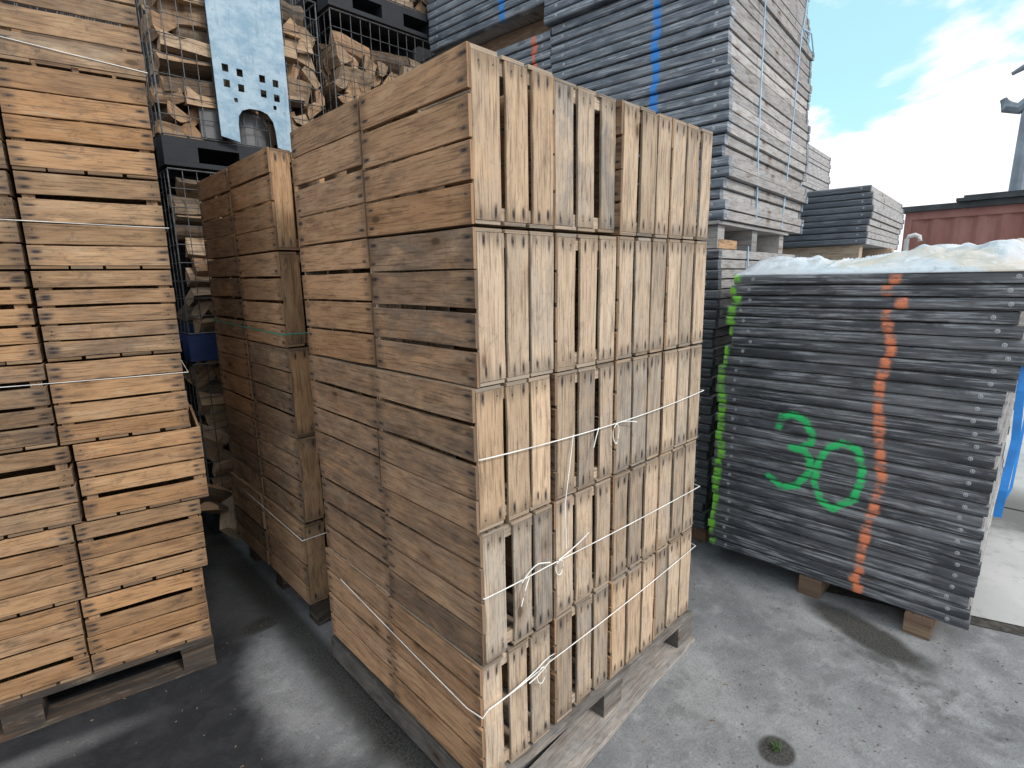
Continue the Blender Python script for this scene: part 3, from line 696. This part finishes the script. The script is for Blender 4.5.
# ------------------------------------------------------------------ firewood cages
def cage(x, y, z, label, W=.98, D=1.1, H=.955):
    root = thing('wire_cage', label, 'cage', (x, y, z), 0, 'wire cages of firewood')
    r = .0028
    def panel(name, ax):
        b = MB()
        if ax in ('f', 'b'):
            yy = 0 if ax == 'f' else D; nv = 13; nh = 9
            for i in range(nv + 1):
                X = W * i / nv; b.tube([(X, yy, 0), (X, yy, H)], r if 0 < i < nv else r * 1.7, 5)
            for i in range(nh + 1):
                Z = H * i / nh; b.tube([(0, yy - r * 1.6, Z), (W, yy - r * 1.6, Z)], r if 0 < i < nh else r * 1.7, 5)
        else:
            X = 0 if ax == 'l' else W
            for i in range(12):
                Y_ = D * (i + 1) / 13; b.tube([(X, Y_, 0), (X, Y_, H)], r, 5)
            for i in range(10):
                Z = H * i / 9; b.tube([(X + r * 1.6, 0, Z), (X + r * 1.6, D, Z)], r if 0 < i < 9 else r * 1.7, 5)
        b.build(name, M_wire, root)
    panel('front_mesh', 'f'); panel('back_mesh', 'b'); panel('side_mesh', 'l'); panel('side_mesh', 'r')
    return root
def plastic_pallet(x, y, z, m, label, W=1.0, D=1.12, H=.16):
    root = thing('plastic_pallet', label, 'pallet', (x, y, z), 0, 'plastic pallets under the firewood cages')
    b = MB(); b.box((0, 0, H - .045), (W, D, H))
    for i in range(10): b.box((.03 + i * .096, .03, H), (.03 + i * .096 + .06, D - .03, H + .004))
    b.build('deck', m, root)
    for i in range(3):
        for j in range(3):
            c = MB(); bx = i * (W - .18) / 2; by = j * (D - .16) / 2
            c.box((bx, by, .028), (bx + .18, by + .16, H - .0455)); c.build('foot', m, root)
    for j in range(3):
        c = MB(); c.box((0, j * (D - .16) / 2, 0), (W, j * (D - .16) / 2 + .16, .0275)); c.build('runner', m, root)
    return root
def log_mesh(L, r, rnd, bark):
    """split log: a rough wedge along x, bark on the round side"""
    m = MB(); kind = rnd.choice(['quarter', 'half', 'slab', 'tri'])
    if kind == 'quarter': pr = [(0, 0)] + [(math.cos(a) * 1.15, math.sin(a) * 1.15) for a in [i * math.pi / 8 for i in range(5)]]
    elif kind == 'half': pr = [(math.cos(a) * .8 , math.sin(a) * .75 ) for a in [i * math.pi / 6 for i in range(7)]]
    elif kind == 'slab': pr = [(-.8, -.4), (.8, -.45), (.9, .3), (.3, .5), (-.7, .35)]
    else: pr = [(-.8, -.5), (.85, -.45), (.5, .15), (.05, .7), (-.4, .3)]
    cx = sum(p[0] for p in pr) / len(pr); cy = sum(p[1] for p in pr) / len(pr)
    pr = [((p[0] - cx) * r + rnd.uniform(-.006, .006), (p[1] - cy) * r + rnd.uniform(-.006, .006)) for p in pr]
    n = 4; K = len(pr); rings = []
    for i in range(n + 1):
        s = 1 + rnd.uniform(-.08, .08); t = rnd.uniform(-.006, .006)
        rings.append([Vector((L * (i / n - .5) + (rnd.uniform(-.006, .006) if i in (0, n) else 0), a * s + t, c * s)) for a, c in pr])
    us, vs = rnd.uniform(0, 50), rnd.uniform(0, 50); ti = (rnd.uniform(0, 1), rnd.uniform(.36, .62), rnd.uniform(0, .7))
    for i in range(n):
        for k in range(K):
            k2 = (k + 1) % K; isb = bark and ((kind == 'quarter' and 0 < k < K - 1) or (kind == 'half' and k < K - 1) or (kind == 'slab' and k in (2, 3)))
            A = [rings[i][k], rings[i][k2], rings[i + 1][k2], rings[i + 1][k]]
            m.quad(A, [(us + a.x, vs + k * .1 + q) for a, q in zip(A, (0, .05, .05, 0))], c=ti if not isb else (ti[0], .20, .8))
    for i in (0, n):
        A = rings[i] if i == n else rings[i][::-1]
        m.quad(A, [(us + a.y * .4, vs + a.z) for a in A], c=(ti[0], ti[1] * .95, ti[2] * .5))
    return m
rl = random.Random(21); LOGS = []
for i in range(26):
    o = log_mesh(rl.uniform(.24, .34), rl.uniform(.07, .098), rl, rl.random() < .75).build('split_log', W_log); LOGS.append(o.data); bpy.data.objects.remove(o)
def put_log(x, y, z, ang, tilt, roll, label, group):
    o = link(bpy.data.objects.new('split_log', rl.choice(LOGS)))
    o.location = (x, y, z); o.rotation_euler = Euler((roll, tilt, ang)); return tag(o, label, 'firewood log', group)
def fill(x, y, z, label, group, W=.98, H=.9, rows=None, depth=2, prob=.5, x1=None):
    rowh = .092; nr = rows or int(H / rowh)
    for d in range(depth):
        for r_ in range(nr):
            zz = z + .045 + r_ * rowh; xx = x + rl.uniform(.0, .05)
            lim = x + (x1 or W)
            while xx < lim - .05:
                if 2.4 < z < 2.5 and x < .5 and zz < 2.72 and .22 < xx < .66 and d == 0: xx += .1; continue
                if rl.random() < prob and xx < lim - .25:
                    put_log(xx + .15, y + .075 + d * .17 + rl.uniform(-.01, .02), zz + rl.uniform(-.01, .01), rl.uniform(-.12, .12), rl.uniform(-.12, .12), rl.uniform(0, 6.3), label, group); xx += .30
                else:
                    put_log(xx + .05, y + .175 + d * .17 + rl.uniform(-.015, .03), zz + rl.uniform(-.01, .01), math.pi / 2 + rl.uniform(-.15, .15), rl.uniform(-.12, .12), rl.uniform(0, 6.3), label, group); xx += .105
CY = 2.7
for lev in range(4):
    z = lev * 1.145
    for ci, x in enumerate((-1.24, -.02, 1.06)):
        if lev == 3 and ci != 2: continue
        wh = {0: 'behind the leftmost crates', 1: 'behind the pale blue plate', 2: 'above the middle crate stack'}[ci]
        lv = ['at ground level', 'on the second level', 'on the third level', 'on the topmost level'][lev]
        plastic_pallet(x, CY - .01, z, M_blueplastic if (lev == 1 and ci == 1) else M_blackplastic,
                       'dark blue plastic pallet in the narrow gap between the crate stacks' if (lev == 1 and ci == 1) else f'black plastic pallet {lv} {wh}')
        cage(x + .01, CY, z + .17, f'wire mesh cage of firewood {lv} {wh}')
fill(-.0, CY, 2.29 + .165, 'split firewood log in the wire cage behind the pale blue plate', 'firewood in the cage behind the blue plate', rows=10)
fill(1.08, CY, 2.29 + .165, 'split firewood log in the wire cage above the middle crate stack', 'firewood in the cage above the middle crates', rows=9, prob=.35)
fill(-.0, CY, 1.145 + .165, 'split firewood log in the narrow strip of cage between the crate stacks', 'firewood between the crate stacks', rows=10, depth=1, x1=.45)
fill(-.0, CY, .165, 'dark firewood log low in the gap between the crate stacks', 'firewood low between the crate stacks', rows=10, depth=1, x1=.4)
fill(1.08, CY, 3.435 + .165, 'split firewood log in the topmost cage beside the high boards', 'firewood in the topmost cage', rows=2, depth=1)
for k, (x, y, z, a, t) in enumerate(((-.02, 2.5, .42, .9, .5), (.05, 2.45, .30, 1.2, -.4), (-.05, 2.55, .56, .4, .6))):
    put_log(x, y, z * .6, a, t, k, ['leaning', 'lowest', 'propped'][k] + ' grey firewood piece fallen in the gap between the stacks', None)
b = MB(); b.box((-1.35, CY + 1.16, 0), (4.2, CY + 1.20, 4.75)); tag(b.build('added_backdrop', simple('dark_backdrop', (.018, .018, .02), .95)), 'added dark backdrop closing off the sky behind the firewood cages', 'wall')  # added screen, keeps the sky out of the gaps between cages
# grey tub and slab in the cage
b = MB(); b.box((.20, CY + .02, 2.475), (.315, CY + .045, 2.70)); tag(b.build('grey_slab', M_greytub), 'dark grey slab standing in the cage left of the blue plate', 'slab')
b = MB(); b.lathe((.505, CY + .17, 2.452), [(.13, 0), (.14, .01), (.14, .155), (.125, .205), (.09, .235), (.04, .245)], 20); tag(b.build('grey_tub', M_greytub, smooth=True), 'round grey tub behind the arch of the pale blue plate', 'tub')
# pale blue plate with holes
cu = bpy.data.curves.new('plate', 'CURVE'); cu.dimensions = '2D'; cu.fill_mode = 'BOTH'; cu.extrude = .004
def poly(pts):
    s = cu.splines.new('POLY'); s.points.add(len(pts) - 1)
    for q, p_ in zip(s.points, pts): q.co = (p_[0], p_[1], 0, 1)
    s.use_cyclic_u = True
W_, H_ = .425, 1.15
poly([(0, .02), (.10, 0), (.105, 0), (.105, .10), (.112, .15), (.135, .185), (.18, .203), (.24, .205), (.285, .19), (.315, .15), (.325, .10), (.33, 0), (W_, -.02), (W_, H_), (-.01, H_)])
for hx, hy, s_ in ((.045, .385, .042), (.125, .375, .042), (.045, .30, .042), (.125, .29, .042), (.095, .225, .024), (.255, .37, .042), (.335, .36, .042), (.255, .285, .042), (.335, .275, .042), (.325, .225, .024)):
    poly([(hx, hy), (hx, hy + s_), (hx + s_ * .85, hy + s_), (hx + s_ * .85, hy)])
oc = bpy.data.objects.new('tmp', cu); link(oc); dg = bpy.context.evaluated_depsgraph_get()
me = bpy.data.meshes.new_from_object(oc.evaluated_get(dg)); bpy.data.objects.remove(oc)
mpl, N, b = mat('pale_blue_metal')
p = N.n('ShaderNodeTexCoord').outputs['Object']
s1 = N.noise(N.scale(p, (5, 7, 5)), 1.6, 6, .7, .3); s2 = N.noise(N.scale(p, (26, 4, 4)), 1.2, 5, .6)
s3 = N.noise(p, 30, 5, .7)
c = N.mix(N.ss(s1, .35, .65), (.21, .34, .45), (.37, .49, .58)); c = N.mix(N.ss(s2, .54, .68, 0, .7), c, (.20, .31, .40)); c = N.mix(N.ss(s1, .64, .70, 0, .85), c, (.22, .19, .17)); c = N.mix(N.ss(s3, .60, .70, 0, .6), c, (.14, .16, .18))
N.L.new(c, b.inputs['Base Color']); b.inputs['Roughness'].default_value = .6; b.inputs['Metallic'].default_value = 0.0
me.materials.clear(); me.materials.append(mpl)
pl = link(bpy.data.objects.new('blue_plate', me)); pl.rotation_euler = (rad(90), 0, 0); pl.location = (.285, CY - .055, 2.46)
tag(pl, 'pale blue metal plate with square holes and an arched cutout hung on the wire cage', 'metal plate')

# ------------------------------------------------------------------ container, mast, pipe
mr, N, b = mat('red_container')
p = N.n('ShaderNodeTexCoord').outputs['Object']
n1 = N.noise(N.scale(p, (1, 1.5, .6)), 2.2, 6, .6); n2 = N.noise(p, 12, 5, .6)
c = N.mix(N.ss(n1, .35, .65), (.28, .115, .095), (.35, .17, .145)); c = N.mix(N.ss(n2, .6, .72, 0, .5), c, (.20, .10, .07))
N.L.new(c, b.inputs['Base Color']); b.inputs['Roughness'].default_value = .6
root = thing('shipping_container', 'faded red corrugated container beyond the sheeted stack', 'container', (10.2, 1.09, 0), 0)
Lc = 6.06; Hc = 2.56
b = MB(); y = -.12
pts = [(.0, y)]
while y > -Lc + .15:
    for dx, dy in ((0, -.07), (.036, -.068), (.036, -.07), (0, -.068)):
        y += dy if (dx, dy) != (0, -.07) else 0
        pts.append((dx, y - (.07 if dx == 0 and dy == -.07 else 0)))
# clean corrugation profile
pts = []; y = -.1; 
while y > -Lc + .38:
    pts += [(0, y), (0, y - .07), (.036, y - .138), (.036, y - .208)]; y -= .276
pts.append((0, y))
for (x0, y0), (x1, y1) in zip(pts, pts[1:]): b.quad([(x0, y0, .16), (x0, y0, Hc - .12), (x1, y1, Hc - .12), (x1, y1, .16)])
w = b.build('wall', mr, root)
b = MB(); b.box((.04, -Lc, .12), (2.4, 0, Hc - .02)); b.build('body', mr, root)
b = MB(); b.box((-.02, -Lc, Hc - .12), (.06, 0, Hc)); b.box((-.02, -Lc, 0), (.06, 0, .16)); b.build('rail', mr, root)
for yy in (-.1, -Lc):
    b = MB(); b.box((-.025, yy, .16), (.08, yy + .1, Hc - .12)); b.build('corner_post', mr, root)
b = MB(); b.box((-.10, -Lc - .05, Hc + .003), (2.5, .06, Hc + .09)); b.build('roof', M_roof, root)
b = MB(); b.box((10.02, -5.2, Hc + .095), (12.3, .44, Hc + .145)); b.box((10.1, -5.1, Hc + .145), (12.3, .36, Hc + .185)); tag(b.build('roof_sheet', M_roof), 'dark sheets piled on the roof of the red container', 'roof sheet')
b = MB(); b.tube([(9.8, .96, 0), (9.8, .96, 2.12), (9.8, .94, 2.16), (9.8, .86, 2.18), (9.8, .80, 2.15), (9.8, .79, 2.08)], .035, 10); tag(b.build('white_pipe', M_white, smooth=True), 'white bent pipe standing before the red container', 'pipe')
root = thing('lamp_post', 'grey mast with a curved lamp arm above the red container', 'lamp post', (12.3, -.075, 0))
b = MB(); b.tube([(0, 0, 0), (0, 0, 3), (0, -.0, 5.6)], [.13, .115, .085], 12); b.build('pole', M_pole, root, smooth=True)
b = MB(); b.tube([(0, 0, 4.45), (0, .14, 4.32), (0, .30, 4.38), (0, .36, 4.52)], [.09, .10, .10, .05], 8); b.build('lamp_arm', M_pole, root, smooth=True)
b = MB(); b.tube([(0, 0, 4.95), (0, .16, 4.97), (0, .30, 4.90)], [.05, .05, .03], 8); b.build('upper_arm', M_pole, root, smooth=True)

# ------------------------------------------------------------------ ground
mg, N, b = mat('yard_asphalt')
g = N.n('ShaderNodeNewGeometry').outputs['Position']; P_ = N.sep(g)
f1 = N.noise(g, 1.5, 6, .62, .4); f2 = N.noise(g, 7, 6, .65, .3); f3 = N.noise(g, 110, 4, .75); f4 = N.noise(g, 380, 3, .7)
c = N.mix(N.ss(f1, .35, .68), (.18, .186, .196), (.30, .307, .315))
c = N.mix(N.ss(f2, .50, .66, 0, .65), c, (.165, .168, .172))
c = N.mix(N.ss(f2, .46, .30, 0, .35), c, (.44, .45, .455))
c = N.mix(N.ss(f3, .52, .68, 0, .65), c, (.09, .09, .092)); c = N.mix(N.ss(f3, .44, .30, 0, .45), c, (.42, .42, .42))
f5 = N.noise(g, 28, 5, .7); c = N.mix(N.ss(f5, .54, .70, 0, .40), c, (.15, .152, .156)); c = N.mix(N.ss(f5, .44, .30, 0, .3), c, (.45, .455, .46)); c = N.mix(N.ss(f4, .6, .75, 0, .5), c, (.07, .07, .07))
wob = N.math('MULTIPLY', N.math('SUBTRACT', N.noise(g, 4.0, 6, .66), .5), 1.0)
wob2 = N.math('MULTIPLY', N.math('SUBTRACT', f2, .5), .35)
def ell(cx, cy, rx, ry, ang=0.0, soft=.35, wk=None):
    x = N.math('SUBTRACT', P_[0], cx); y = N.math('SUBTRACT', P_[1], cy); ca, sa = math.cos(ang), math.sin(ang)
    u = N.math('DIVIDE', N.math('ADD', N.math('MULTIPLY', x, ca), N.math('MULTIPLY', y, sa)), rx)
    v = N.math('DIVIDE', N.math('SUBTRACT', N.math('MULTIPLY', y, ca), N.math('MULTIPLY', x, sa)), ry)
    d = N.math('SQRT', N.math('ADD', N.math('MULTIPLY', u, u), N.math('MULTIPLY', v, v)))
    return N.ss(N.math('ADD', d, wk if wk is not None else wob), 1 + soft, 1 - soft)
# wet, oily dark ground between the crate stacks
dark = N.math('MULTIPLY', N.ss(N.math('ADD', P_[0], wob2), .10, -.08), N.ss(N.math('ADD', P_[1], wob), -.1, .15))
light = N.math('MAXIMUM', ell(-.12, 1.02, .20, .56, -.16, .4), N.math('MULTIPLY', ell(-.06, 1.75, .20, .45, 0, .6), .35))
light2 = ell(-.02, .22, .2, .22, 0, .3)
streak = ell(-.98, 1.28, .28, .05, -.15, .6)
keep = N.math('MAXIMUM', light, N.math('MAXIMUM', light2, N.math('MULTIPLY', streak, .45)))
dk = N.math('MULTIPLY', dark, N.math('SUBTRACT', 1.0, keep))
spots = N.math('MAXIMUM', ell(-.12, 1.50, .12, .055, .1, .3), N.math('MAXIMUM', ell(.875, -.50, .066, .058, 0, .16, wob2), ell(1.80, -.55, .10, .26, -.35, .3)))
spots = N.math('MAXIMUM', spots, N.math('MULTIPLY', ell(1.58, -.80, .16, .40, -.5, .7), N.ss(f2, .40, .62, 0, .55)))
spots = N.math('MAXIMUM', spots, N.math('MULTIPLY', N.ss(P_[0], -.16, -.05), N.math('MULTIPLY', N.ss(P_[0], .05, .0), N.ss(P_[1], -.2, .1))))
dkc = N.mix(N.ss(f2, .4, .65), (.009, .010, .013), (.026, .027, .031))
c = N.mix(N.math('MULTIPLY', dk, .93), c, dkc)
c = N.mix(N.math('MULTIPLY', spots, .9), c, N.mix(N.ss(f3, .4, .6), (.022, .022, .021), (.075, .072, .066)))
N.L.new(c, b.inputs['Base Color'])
rg = N.mix(dk, (.85, .85, .85), (.72, .72, .72)); N.L.new(N.sep(rg)[0], b.inputs['Roughness']); b.inputs['Specular IOR Level'].default_value = .15
h = N.math('ADD', N.math('MULTIPLY', f3, .5), N.math('ADD', N.math('MULTIPLY', f2, 1.2), N.math('MULTIPLY', f4, .25)))
N.L.new(N.bump(h, .7, .008), b.inputs['Normal'])
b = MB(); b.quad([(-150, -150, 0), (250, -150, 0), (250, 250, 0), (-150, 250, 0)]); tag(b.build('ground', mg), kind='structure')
mc, N, b = mat('slab_concrete')
g = N.n('ShaderNodeNewGeometry').outputs['Position']; P_ = N.sep(g)
f1 = N.noise(g, 1.4, 5, .55); f2 = N.noise(g, 11, 6, .65, .3); f3 = N.noise(g, 120, 5, .7)
c = N.mix(N.ss(f1, .35, .65), (.42, .43, .43), (.52, .525, .52)); c = N.mix(N.ss(f2, .52, .72, 0, .5), c, (.24, .235, .225)); c = N.mix(N.ss(f3, .58, .74, 0, .5), c, (.15, .15, .15))
c = N.mix(N.math('MULTIPLY', N.ss(N.math('ADD', P_[0], N.math('MULTIPLY', f2, .5)), 3.5, 4.0), N.ss(P_[0], 4.7, 4.05)), c, (.15, .145, .14))
N.L.new(c, b.inputs['Base Color']); b.inputs['Roughness'].default_value = .85; N.L.new(N.bump(N.math('ADD', f2, f3), .4, .005), b.inputs['Normal'])
mj = simple('joint_dirt', (.055, .052, .045), .95, 0, .5, 30, .6)
def sheetp(name, pts, z, m):
    b = MB(); b.quad([(x, y, z) for x, y in pts]); return tag(b.build(name, m), kind='structure')
sheetp('slab_joint', [(2.02, -.30), (2.36, -1.35), (3.1, -3.6), (26, -3.6), (26, -.30)], .004, mj)
sheetp('concrete_slab', [(2.11, -.33), (2.44, -1.35), (3.2, -3.58), (3.955, -3.58), (3.955, -.33)], .008, mc)
sheetp('concrete_slab', [(3.985, -.33), (3.985, -3.58), (7.9, -3.58), (7.9, -.33)], .008, mc)
sheetp('concrete_slab', [(7.93, -.33), (7.93, -3.58), (25.9, -3.58), (25.9, -.33)], .008, mc)

# litter: chips and grit
b = MB(); rr = random.Random(3)
for i in range(420):
    if rr.random() < .7: x, y = rr.uniform(.2, 2.0), rr.uniform(-1.1, .3)
    else: x, y = rr.uniform(-1.0, .0), rr.uniform(.2, 1.5)
    if 0 < x < 1.2 and y > -.1: continue
    L = rr.uniform(.0012, .006) * (2.2 if rr.random() < .04 else 1); a = rr.uniform(0, 6.3); w = L * rr.uniform(.15, .5); hgt = rr.uniform(.001, .0025)
    ca, sa = math.cos(a), math.sin(a); q = [(x + u * ca - v * sa, y + u * sa + v * ca) for u, v in ((-L, -w), (L, -w * .4), (L * .8, w), (-L * .7, w * .6))]
    b.quad([(p[0], p[1], .001 + hgt) for p in q])
    for k in range(4):
        p0, p1 = q[k], q[(k + 1) % 4]; b.quad([(p0[0], p0[1], .0005), (p1[0], p1[1], .0005), (p1[0], p1[1], .001 + hgt), (p0[0], p0[1], .001 + hgt)])
tag(b.build('wood_chips', M_chip), 'small wood chips and grit scattered over the grey yard', 'litter', kind='stuff')
# weed in the oil stain
b = MB()
for i in range(34):
    a = rr.uniform(0, 6.3); L = rr.uniform(.008, .026); w = .0012; x0 = .88 + rr.uniform(-.012, .012); y0 = -.50 + rr.uniform(-.012, .012); hz = rr.uniform(.008, .022)
    d = Vector((math.cos(a), math.sin(a), 0)); s_ = Vector((-d.y, d.x, 0)) * w; p0 = Vector((x0, y0, .0005)); p1 = p0 + d * L * .5 + Vector((0, 0, hz)); p2 = p0 + d * L + Vector((0, 0, hz * .9))
    b.quad([p0 - s_, p0 + s_, p1 + s_ * 1.4, p1 - s_ * 1.4]); b.quad([p1 - s_ * 1.4, p1 + s_ * 1.4, p2 + s_ * .1, p2 - s_ * .1])
tag(b.build('weed', M_weed), 'tiny green weed growing in the round dark oil stain', 'weed')

# ------------------------------------------------------------------ sky, sun, camera
sd = Vector((.10, -.74, .66)).normalized()      # towards the sun
elev = math.asin(sd.z); azs = math.atan2(sd.x, sd.y)
w = bpy.data.worlds.new('World'); S.world = w; w.use_nodes = True; N = NT(w.node_tree)
bg = w.node_tree.nodes['Background']
sky = N.n('ShaderNodeTexSky', sky_type='NISHITA'); sky.sun_disc = False; sky.sun_elevation = elev; sky.sun_rotation = azs; sky.air_density = 1.0; sky.dust_density = 1.5
d = N.n('ShaderNodeTexCoord').outputs['Generated']; D_ = N.sep(d)
inv = N.math('DIVIDE', 1.0, N.math('ADD', N.math('MAXIMUM', D_[2], 0.0), .22))
pv = N.comb(N.math('MULTIPLY', D_[0], inv), N.math('MULTIPLY', D_[1], inv), 0.0)
n1 = N.noise(pv, 1.15, 9, .56, .35); 
cov = N.ss(N.math('ADD', n1, N.math('ADD', N.ss(D_[2], .34, .10, 0, .16), N.ss(D_[1], .34, .02, 0, .08))), .50, .585)
skyc = N.mix(1.0, sky.outputs[0], (1.05, 1.25, 1.15), 'MULTIPLY')
skyc = N.mix(1.0, skyc, (3.6, 6.2, 6.0), 'ADD')
cl = N.mix(N.ss(n1, .5, .75), (13.4, 13.0, 13.4), (12.0, 11.7, 12.1))
N.L.new(N.mix(cov, skyc, cl), bg.inputs['Color']); bg.inputs['Strength'].default_value = .08
sl = bpy.data.lights.new('sun', 'SUN'); sl.energy = 1.95; sl.angle = rad(12); sl.color = (1, .95, .90)
so = link(bpy.data.objects.new('sun', sl)); so.rotation_euler = (-sd).to_track_quat('-Z', 'Y').to_euler()
cam = bpy.data.cameras.new('camera'); cam.sensor_width = 36; cam.lens = 534.62 * 36 / 1024; cam.clip_start = .05; cam.clip_end = 900
co = link(bpy.data.objects.new('camera', cam)); co.location = (-.84509, -1.01511, 1.61117)
co.rotation_euler = (rad(78.87619), rad(.99530), rad(-43.88365)); S.camera = co
S.view_settings.view_transform = 'Standard'; S.view_settings.look = 'None'; S.view_settings.exposure = 0.25; S.view_settings.gamma = 1
S.cycles.max_bounces = 6; S.cycles.diffuse_bounces = 3; S.cycles.glossy_bounces = 2
S.render.resolution_x = 1024; S.render.resolution_y = 768
